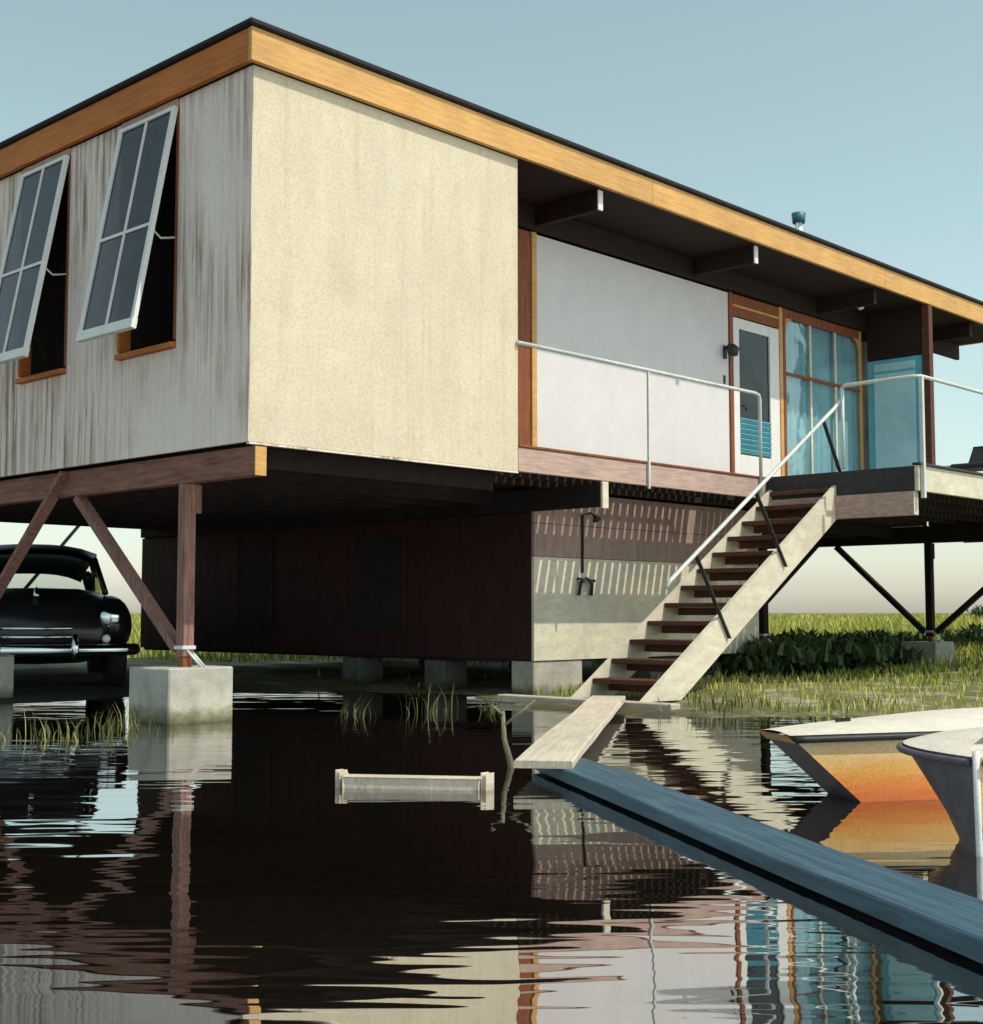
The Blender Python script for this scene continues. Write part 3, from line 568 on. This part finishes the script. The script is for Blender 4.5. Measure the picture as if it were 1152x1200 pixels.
# ------------------------------------------------------------------ boats
def boat(name, label, base, axis, length, beam, sheer0, sheer1, rake, mats, bottom_rise=0.0, lift=0.03, fl=(0.70, 0.90, 0.94, 1.0)):
    """Pointed skiff: base is the stem at the waterline, axis points aft."""
    ax = Vector(axis).normalized(); sd = Vector((-ax.y, ax.x, 0))
    B = thing(name, label, 'boat', (base[0], base[1], 0)); base = Vector((base[0], base[1], 0))
    def hb(t): return beam / 2 * min(1.0, (1 - (1 - min(t / 0.55, 1)) ** 2.1)) * (1 - 0.16 * max(0, t - 0.55))
    def sheer(t): return sheer0 + (sheer1 - sheer0) * t + lift * (1 - t) ** 3
    n = 22
    levels = [-0.12, 0.015, 0.10, 1.0]              # keel side, waterline, stripe top, sheer (fraction marker)
    def pt(t, lev, side):
        z = sheer(t) if lev == 3 else levels[lev] + bottom_rise * t
        f = fl[lev]
        zz = max(0, z) / sheer0; ov = -rake * zz * (1 - t) ** 2
        return base + ax * (t * length + ov) + sd * side * (hb(t) * f + 0.012) + Vector((0, 0, z))
    def skin(nm, l0, l1, mat, side):
        bm = bmesh.new(); prev = None
        for i in range(n + 1):
            t = (i / n) ** 1.3; cur = (bm.verts.new(pt(t, l0, side)), bm.verts.new(pt(t, l1, side)))
            if prev: bm.faces.new((prev[0], cur[0], cur[1], prev[1]))
            prev = cur
        return finish(nm, bm, mat, B, True)
    for s, nm in ((1, 'port'), (-1, 'starboard')):
        skin('hull_bottom', 0, 1, mats[2], s); skin('boot_stripe', 1, 2, mats[1], s); skin('hull_side', 2, 3, mats[0] if s == -1 else mats[3], s)  # port skin darker than starboard: its shade is in the colour
        bm = bmesh.new(); pts = [pt((i / n) ** 1.3, 3, s) for i in range(n + 1)]
        addtube(bm, [p + Vector((0, 0, -0.02)) + sd * s * 0.012 for p in pts], 0.014, 6); finish('rub_rail', bm, mats[4], B, True)
    bm = bmesh.new(); addtube(bm, [pt(0, 0, 0), pt(0, 1, 0), pt(0, 2, 0), pt(0, 3, 0) + Vector((0, 0, 0.02))], [0.011, 0.012, 0.012, 0.013], 8); finish('stem_post', bm, mats[5], B, True)
    bm = bmesh.new(); prev = None; td = 0.62           # cambered foredeck
    for i in range(15):
        t = td * (i / 14) ** 1.3; row = []
        for k in range(7):
            u = -1 + 2 * k / 6; a, b_ = pt(t, 3, -1), pt(t, 3, 1); p = a.lerp(b_, (u + 1) / 2); p.z += 0.06 * (1 - u * u) * min(1, t * 3); row.append(bm.verts.new(p))
        if prev:
            for k in range(6): bm.faces.new((prev[k], prev[k + 1], row[k + 1], row[k]))
        prev = row
    finish('foredeck', bm, 'boatdeck', B, True)
    c = pt(0.22, 3, 0) + Vector((0, 0, .06)); bar('cleat', c - ax * 0.05, c + ax * 0.05, 0.02, 0.03, 'chrome', B)
    bm = bmesh.new(); q = [bm.verts.new(pt(1, l, s)) for l, s in ((3, -1), (1, -1), (0, -1), (0, 1), (1, 1), (3, 1))]; bm.faces.new(q); finish('transom', bm, mats[0], B)
    bm = bmesh.new(); prev = None
    for i in range(9):
        t = 0.05 + 0.94 * i / 8; a, b_ = pt(t, 0, -1), pt(t, 0, 1); a.z += .06; b_.z += .06; cur = (bm.verts.new(a), bm.verts.new(b_))
        if prev: bm.faces.new((prev[0], cur[0], cur[1], prev[1]))
        prev = cur
    finish('floor', bm, 'tread', B)
    a, b_ = pt(0.8, 3, -1), pt(0.8, 3, 1); dn_ = Vector((0, 0, -0.10)); bar('thwart', a + dn_ + sd * .02, b_ + dn_ - sd * .02, 0.2, 0.03, 'tanhull', B)
    return B
def punt(base, ax, length):
    """Flat-sided punt; base is the near bow corner at the waterline, ax points aft, the near side faces the water."""
    ax = Vector(ax).normalized(); sd = Vector((-ax.y, ax.x, 0)); b0 = Vector((base[0], base[1], 0))
    B = thing('wooden_punt', 'flat-sided wooden punt with faded orange hull and pale cambered deck, bow pointing left', 'boat', (base[0], base[1], 0))
    n = 24
    def width(t): return 0.30 + 0.85 * min(1, t / 1.5) ** 0.8
    def near(t): return -0.10 * min(1, t / 1.6) ** 1.5
    def P(t, z, side):                                  # side 0 near, 1 far; the bow end is raked
        rk = -0.34 * (z / 0.30) * max(0, 1 - t / 1.3)
        return b0 + ax * (t + rk) + sd * (near(t) + side * width(t)) + Vector((0, 0, z))
    ts = [length * (i / n) ** 1.4 for i in range(n + 1)]
    def sheet(nm, f, g, mat, sub=4):
        bm = bmesh.new(); prev = None
        for t in ts:
            a, b_ = f(t), g(t); cur = [bm.verts.new(a.lerp(b_, k / sub)) for k in range(sub + 1)]
            if prev:
                for k in range(sub): bm.faces.new((prev[k], cur[k], cur[k + 1], prev[k + 1]))
            prev = cur
        return finish(nm, bm, mat, B)
    zs = lambda t: 0.30 + 0.012 * t
    for sdn in (0, 1):
        sheet('hull_side', lambda t: P(t, -0.06, sdn), lambda t: P(t, zs(t) - 0.035, sdn), 'hull')
        bm = bmesh.new(); addtube(bm, [P(t, zs(t) - 0.018, sdn) + sd * (0.014 if sdn else -0.014) for t in ts], 0.016, 6); finish('rub_rail', bm, 'steel', B, True)
    bm = bmesh.new(); q = [bm.verts.new(P(0, z, k)) for z, k in ((-0.06, 0), (0.29, 0), (0.29, 1), (-0.06, 1))]; bm.faces.new(q); finish('bow_plate', bm, 'shadehull', B)  # bow plate coloured dark for the shade it lies in
    bm = bmesh.new(); q = [bm.verts.new(P(length, z, k)) for z, k in ((-0.06, 0), (0.32, 0), (0.32, 1), (-0.06, 1))]; bm.faces.new(q); finish('transom', bm, 'hull', B)
    bm = bmesh.new(); prev = None
    for t in [1.75 * i / 12 for i in range(13)]:
        row = []
        for k in range(7):
            u = k / 6; p = P(t, zs(t), 0).lerp(P(t, zs(t), 1), u); p.z += 0.055 * 4 * u * (1 - u) * min(1, 0.2 + t); row.append(bm.verts.new(p))
        if prev:
            for k in range(6): bm.faces.new((prev[k], prev[k + 1], row[k + 1], row[k]))
        prev = row
    finish('foredeck', bm, 'boatdeck', B, True)
    sheet('floor', lambda t: P(max(t, .1), 0.04, 0) + sd * .02, lambda t: P(max(t, .1), 0.04, 1) - sd * .02, 'tread', 2)
    c = P(0.35, zs(0.35) + 0.035, 0.5); bar('cleat', c - ax * 0.035, c + ax * 0.035, 0.014, 0.02, 'steel', B)
    for t in (2.2, 2.9): bar('thwart', P(t, 0.24, 0) + sd * .02, P(t, 0.24, 1) - sd * .02, 0.2, 0.03, 'tanhull', B)
    bm = bmesh.new(); q = [bm.verts.new(c_) for c_ in (P(0, 0.262, 0) - ax * .012, P(0, 0.30, 0) - ax * .012, P(0, 0.30, 1) - ax * .012, P(0, 0.262, 1) - ax * .012)]; bm.faces.new(q); finish('bow_cap', bm, 'fascia', B)
punt((-0.39 + RIGHT.x * .03, -5.05 + RIGHT.y * .03), RIGHT * 0.97 + FWD * 0.25, 3.4)
ax2 = Vector((0.913, 0.407, 0)) * 0.96 + RIGHT * 0.22
boat('small_dinghy', 'small dinghy, port side coloured dark for shade, pale deck, bow towards the viewer at right edge', (-1.31, -6.03), ax2, 1.05, 0.74, 0.34, 0.335, 0.02,
     ['tanhull', 'shadehull', 'shadehull', 'shadehull', 'shadehull', 'white'], 0.0, 0.0, (0.3, 0.42, 0.55, 1.0))

# ------------------------------------------------------------------ car parked behind
CAR = thing('parked_car', 'black rounded sedan parked in the shade behind the left stilts', 'car', (0, 0, 0))
cw = 1.80
def car_pt(x, u, z): return (x, u * cw / 2, z)
bm = bmesh.new(); prev = None
prof = [(0.0, .42, .66, .60), (0.10, .30, .84, .78), (0.5, .24, .95, .90), (1.2, .22, .98, .96), (2.0, .22, .98, .97), (2.8, .22, .98, .97), (3.4, .22, 1.0, .93), (4.0, .24, .98, .86), (4.5, .28, .90, .80), (4.72, .34, .78, .74), (4.80, .42, .64, .62)]
for (x, zb, zt, wf) in prof:
    ring = []
    for k in range(24):
        a = 2 * math.pi * k / 24; cu, cv = math.cos(a), math.sin(a)
        u = math.copysign(abs(cu) ** 0.5, cu) * wf; v = math.copysign(abs(cv) ** 0.65, cv)
        ring.append(bm.verts.new(car_pt(x, u, (zb + zt) / 2 + v * (zt - zb) / 2)))
    if prev:
        for k in range(24): bm.faces.new((prev[k], prev[(k + 1) % 24], ring[(k + 1) % 24], ring[k]))
    else: bm.faces.new(ring)
    prev = ring
bm.faces.new(prev[::-1]); finish('body', bm, 'carpaint', CAR, True)
bm = bmesh.new(); prev = None
for (x, z, wf) in [(0.95, 1.26, .64), (1.15, 1.40, .70), (1.5, 1.49, .75), (1.9, 1.52, .76), (2.3, 1.50, .75), (2.58, 1.43, .72)]:
    row = [bm.verts.new(car_pt(x, (-1 + k / 4) * wf, z - 0.10 * abs(-1 + k / 4) ** 3)) for k in range(9)]
    low = [bm.verts.new((v.co.x, v.co.y, v.co.z - 0.05)) for v in row]
    if prev:
        for k in range(8):
            bm.faces.new((prev[0][k], prev[0][k + 1], row[k + 1], row[k])); bm.faces.new((prev[1][k], prev[1][k + 1], low[k + 1], low[k]))
        for k in (0, 8): bm.faces.new((prev[0][k], row[k], low[k], prev[1][k]))
    prev = (row, low)
finish('cabin_roof', bm, 'carpaint', CAR, True)
for s in (-1, 1):
    for (xa, za, xb, zb_, r) in ((2.57, 1.33, 2.95, 0.95, .03), (2.30, 1.36, 2.48, 0.95, .014), (1.72, 1.39, 1.68, 0.95, .03), (0.98, 1.20, 0.55, 0.92, .06)):
        tube('pillar', [car_pt(xa, s * .71, za), car_pt(xb, s * .82, zb_)], r, 'carpaint', CAR, 8)
    bm = bmesh.new(); q = [bm.verts.new(car_pt(x, s * u, z)) for x, u, z in ((1.72, .78, .97), (2.92, .80, .97), (2.54, .71, 1.34), (1.72, .73, 1.38))]; bm.faces.new(q); finish('side_window', bm, 'glass', CAR)
    bm = bmesh.new(); bmesh.ops.create_uvsphere(bm, u_segments=20, v_segments=12, radius=1, matrix=Matrix.Translation(car_pt(3.92, s * .78, .62)) @ Matrix.Diagonal((.86, .22, .30, 1))); finish('fender', bm, 'carpaint', CAR, True)
    bm = bmesh.new(); bmesh.ops.create_uvsphere(bm, u_segments=20, v_segments=12, radius=1, matrix=Matrix.Translation(car_pt(0.95, s * .80, .58)) @ Matrix.Diagonal((.80, .20, .30, 1))); finish('fender', bm, 'carpaint', CAR, True)
    h0 = Vector(car_pt(4.66, s * .74, .70))
    tube('headlight', [h0, h0 + Vector((.07, 0, 0)), h0 + Vector((.10, 0, 0)), h0 + Vector((.115, 0, 0))], [.10, .105, .085, .03], 'chrome', CAR, 16)
    tube('parking_lamp', [car_pt(4.72, s * .70, .50), car_pt(4.80, s * .70, .50)], [.045, .035], 'globe', CAR, 10)
    for xw in (1.05, 3.85):
        c = Vector(car_pt(xw, s * 0.86, 0.33)); dv = Vector((0, s * 0.10, 0))
        w = tube('wheel', [c - dv, c - dv * 0.8, c + dv * 0.7, c + dv], [.30, .335, .335, .29], 'rubber', CAR, 22)
        tube('hub_cap', [c + dv * 0.98, c + dv * 1.1, c + dv * 1.14], [.14, .11, .04], 'chrome', w, 18)
    tube('trim_spear', [car_pt(1.6, s * 0.995, .66), car_pt(3.1, s * 0.995, .66)], 0.014, 'chrome', CAR, 8)
for (xa, xb) in ((2.58, 2.97), (0.97, 0.55)):
    bm = bmesh.new(); q = [bm.verts.new(car_pt(x, u, z)) for x, u, z in ((xa, -.68, 1.34), (xb, -.78, .97), (xb, .78, .97), (xa, .68, 1.34))]; bm.faces.new(q); finish('windscreen', bm, 'glass', CAR)
for z in (.44, .52, .60): tube('grille_bar', [car_pt(4.70, -.5, z), car_pt(4.83, -.3, z), car_pt(4.85, 0, z), car_pt(4.83, .3, z), car_pt(4.70, .5, z)], .014, 'chrome', CAR, 8)
c = Vector(car_pt(4.60, 0, .90)); tube('hood_ornament', [c, c + Vector((-.12, 0, .06)), c + Vector((-.3, 0, .09))], [.03, .02, .008], 'chrome', CAR, 8)
for xb, sg in ((-0.06, 1), (4.93, -1)): tube('bumper', [car_pt(xb + sg * .22, -1.0, .40), car_pt(xb + sg * .06, -.88, .40), car_pt(xb, -.5, .40), car_pt(xb - sg * .02, 0, .40), car_pt(xb, .5, .40), car_pt(xb + sg * .06, .88, .40), car_pt(xb + sg * .22, 1.0, .40)], 0.055, 'chrome', CAR, 10)
for u in (-.38, .38): tube('bumper_guard', [car_pt(4.97, u, .30), car_pt(4.99, u, .42), car_pt(4.96, u, .54)], [.03, .04, .025], 'chrome', CAR, 8)
hd = Vector((-0.45, -0.89, 0)).normalized(); sdv = Vector((-hd.y, hd.x, 0))
wp = CAM + (RW @ np.array([(116 - CXP) / FPX, (705 - CYP) / FPX, 1.0])) * 15.6
CAR.location = Vector((wp[0], wp[1], 0.05)) - hd * 2.95 - sdv * 0.72; CAR.location.z = 0.05
CAR.scale = (1.06, 1.06, 1.06); CAR.rotation_euler.z = math.atan2(hd.y, hd.x)
tag(tube('guy_pole', [(2.2, 8.6, 0.5), (5.2, 10.4, 2.9)], 0.025, 'steel'), 'thin dark pole leaning diagonally behind the black car', 'pole')

# ------------------------------------------------------------------ deck chair
DC = thing('deck_chair', 'low deck chair with teal arms and dark seat on far deck', 'chair', (10.2, -1.0, ZF))
for s in (-0.27, 0.27):
    tube('arm_frame', [(9.75, -1.0 + s, ZF + 0.02), (9.9, -1.0 + s, 2.62), (10.5, -1.0 + s, 2.70), (10.65, -1.0 + s, ZF + 0.02)], 0.016, 'teal', DC, 8)
box('seat', 9.98, 10.5, -1.25, -0.75, 2.60, 2.66, 'steel', DC, 0.015)
bar('backrest', (10.48, -1.0, 2.62), (10.7, -1.0, 2.92), 0.5, 0.04, 'steel', DC, (0, 0, 1), 0.01)
# wall lamp by the door
WL = thing('wall_lamp', 'small black lantern on white porch wall beside the door', 'lamp', (7.58, 0.9, 3.95))
box('back_plate', 7.56, 7.62, 0.898, 0.918, 3.86, 4.02, 'steel', WL); tube('arm', [(7.59, 0.90, 3.98), (7.585, 0.84, 4.03), (7.58, 0.79, 4.0)], 0.012, 'steel', WL, 8)
tube('shade', [(7.58, 0.79, 4.02), (7.58, 0.79, 3.97), (7.58, 0.79, 3.88)], [0.02, 0.075, 0.055], 'steel', WL, 10)
box('switch_plate', 7.56, 7.60, 0.908, 0.9185, 3.56, 3.66, 'steel', WL)

# ------------------------------------------------------------------ grass, reeds, bushes
def blades(name, P, Hh, W, tone, lean, mat, parent=None):
    """One mesh of tapering bent blades: two segments each."""
    n = len(P); ang = rng.uniform(0, 2 * np.pi, n); la = rng.uniform(0, 2 * np.pi, n)
    sx, sy = np.cos(ang) * W / 2, np.sin(ang) * W / 2; lx, ly = np.cos(la) * lean * Hh, np.sin(la) * lean * Hh
    V = np.empty((n, 5, 3))
    V[:, 0] = P + np.stack([sx, sy, -0.03 * np.ones(n)], -1); V[:, 1] = P - np.stack([sx, sy, 0.03 * np.ones(n)], -1)
    mid = P + np.stack([lx * .3, ly * .3, Hh * .55], -1)
    V[:, 2] = mid - np.stack([sx, sy, 0 * sx], -1) * .8; V[:, 3] = mid + np.stack([sx, sy, 0 * sx], -1) * .8
    V[:, 4] = P + np.stack([lx, ly, Hh], -1)
    b_ = np.arange(n)[:, None] * 5
    tri = np.concatenate([b_ + np.array([0, 1, 2]), b_ + np.array([0, 2, 3]), b_ + np.array([3, 2, 4])], 1).reshape(-1, 3)
    me = bpy.data.meshes.new(name); me.vertices.add(n * 5); me.vertices.foreach_set('co', V.reshape(-1))
    me.loops.add(tri.size); me.loops.foreach_set('vertex_index', tri.reshape(-1).astype(np.int32))
    me.polygons.add(len(tri)); me.polygons.foreach_set('loop_start', (np.arange(len(tri)) * 3).astype(np.int32)); me.update(calc_edges=True)
    at = me.attributes.new('tone', 'FLOAT', 'POINT'); at.data.foreach_set('value', np.repeat(np.clip(tone, 0, 1), 5).astype(np.float32))
    me.materials.append(M[mat]); o = bpy.data.objects.new(name, me); col.objects.link(o)
    if parent: o.parent = parent
    return o
n = 240000
rr = np.exp(rng.uniform(np.log(8.5), np.log(420), n)); th = rng.uniform(-0.35, 1.95, n)
X = CAM[0] + rr * np.cos(th); Y = CAM[1] + rr * np.sin(th); sd_ = shore_dist(X, Y)
patch = 0.5 + 0.5 * np.sin(X * 0.55 + 2 * np.sin(Y * 0.31)) * np.cos(Y * 0.47 + 1.4 * np.sin(X * 0.23))
keep = (sd_ > 0.05)
under = (X > 0.0) & (X < 8.6) & (Y > 1.0) & (Y < 8.5); keep &= ~(under & (rng.random(n) < 0.97))
keep &= ~((X > -0.5) & (X < 6) & (Y > 5) & (Y < 12))
keep &= ~((X < 4.1) & (Y < 22))
keep &= ~((sd_ < 3) & (rng.random(n) < 0.35))
keep &= ~((X > 3.3) & (X < 4.2) & (Y > -1.4) & (Y < 1))
X, Y, rr, sd_, patch = X[keep], Y[keep], rr[keep], sd_[keep], patch[keep]; k = len(X)
hh = (0.03 + 0.07 * rng.random(k)) + np.clip((sd_ - 5) / 14, 0, 1) * (0.36 + 0.28 * patch) * rng.uniform(0.5, 1.1, k)
Z = land_z(X, Y); Z = np.where(np.hypot(X, Y) > 60, 0.08, Z)
tone = 0.15 + 0.55 * patch + 0.35 * rng.random(k)
gr = blades('marsh_grass', np.stack([X, Y, Z], -1), hh, 0.003 + 0.0009 * rr, tone, 0.35, 'grass')
tag(gr, 'yellow-green marsh grass spreading to the horizon', 'grass', kind='stuff')

RP, RH, RWd = [], [], []
def reed_clump(x, y, rx_, ry_, n, h, w=0.010):
    P = np.stack([x + rng.normal(0, rx_, n), y + rng.normal(0, ry_, n), np.zeros(n)], -1); P[:, 2] = np.maximum(land_z(P[:, 0], P[:, 1]), -0.03)
    RP.append(P); RH.append(h * rng.uniform(0.3, 1.15, n)); RWd.append(w * rng.uniform(0.6, 1.3, n))
for a in ((-2.1, .75, .5, .22, 170, .20), (-1.15, .30, .30, .22, 110, .17), (-.45, .85, .12, .12, 40, .22), (1.45, .45, .15, .12, 22, .24), (2.05, .25, .16, .10, 26, .26),
          (2.75, .15, .12, .12, 36, .18), (3.7, -1.6, .22, .25, 120, .16), (4.5, -2.2, .35, .25, 90, .12)): reed_clump(*a)
RP = np.concatenate(RP)
ro = blades('shore_reeds', RP, np.concatenate(RH), np.concatenate(RWd), rng.random(len(RP)), 0.45, 'reed')
tag(ro, 'sparse reeds growing along the edge of the dark water', 'reeds', kind='stuff')
def bush(x, y, r, h, label, n=1400):
    B = thing('marsh_bush', label, 'bush', (x, y, 0.08), 'bushes in the marsh')
    ph, ct, q = rng.uniform(0, 2 * np.pi, n), rng.uniform(-1, 1, n), rng.random(n) ** 0.4; lump = 0.75 + 0.3 * np.sin(3 * ph + 5 * ct)
    s = np.sqrt(1 - ct ** 2); P = np.stack([q * lump * s * np.cos(ph) * r, q * lump * s * np.sin(ph) * r, h * .5 + q * lump * ct * h * .5], -1)
    P[:, 2] = np.maximum(P[:, 2], 0.02)
    blades('crown', P, np.full(n, r * .16), np.full(n, r * .08), 0.3 + 0.5 * q * rng.random(n) + 0.2 * ct, 0.9, 'leaf', B)
    bm = bmesh.new()
    for a in range(5): addtube(bm, [(0, 0, -0.1), (0.2 * r * math.cos(a * 1.3), 0.2 * r * math.sin(a * 1.3), h * .35), (0.5 * r * math.cos(a * 1.3), 0.5 * r * math.sin(a * 1.3), h * .7)], [.03, .022, .008], 6)
    o = finish('stem', bm, 'bark'); o.parent = B
def at_px(px, py, z):
    d = RW @ np.array([(px - CXP) / FPX, (py - CYP) / FPX, 1.0]); t = (z - CAM[2]) / d[2]; return CAM + d * t
for px, py, r, h, lab in ((1040, 775, .9, .42, 'dark bushy shrub just left of the far concrete footing'), (905, 792, .85, .40, 'dark shrub nearest the stairs in the shade of the house'),
                          (955, 789, .95, .46, 'tall dark shrub in the middle of the shaded clump behind the stairs'), (1002, 785, .85, .38, 'low dark shrub at the right of the shaded clump behind the stairs'),
                          (1149, 768, .7, .5, 'dark green shrub at the right edge beyond the footing')):
    p = at_px(px, py, 0.08); bush(p[0], p[1], r, h, lab)
p = at_px(1166, 733, 0.08); bush(p[0], p[1], 1.6, 1.2, 'distant shrub on the horizon at the right edge', 900)
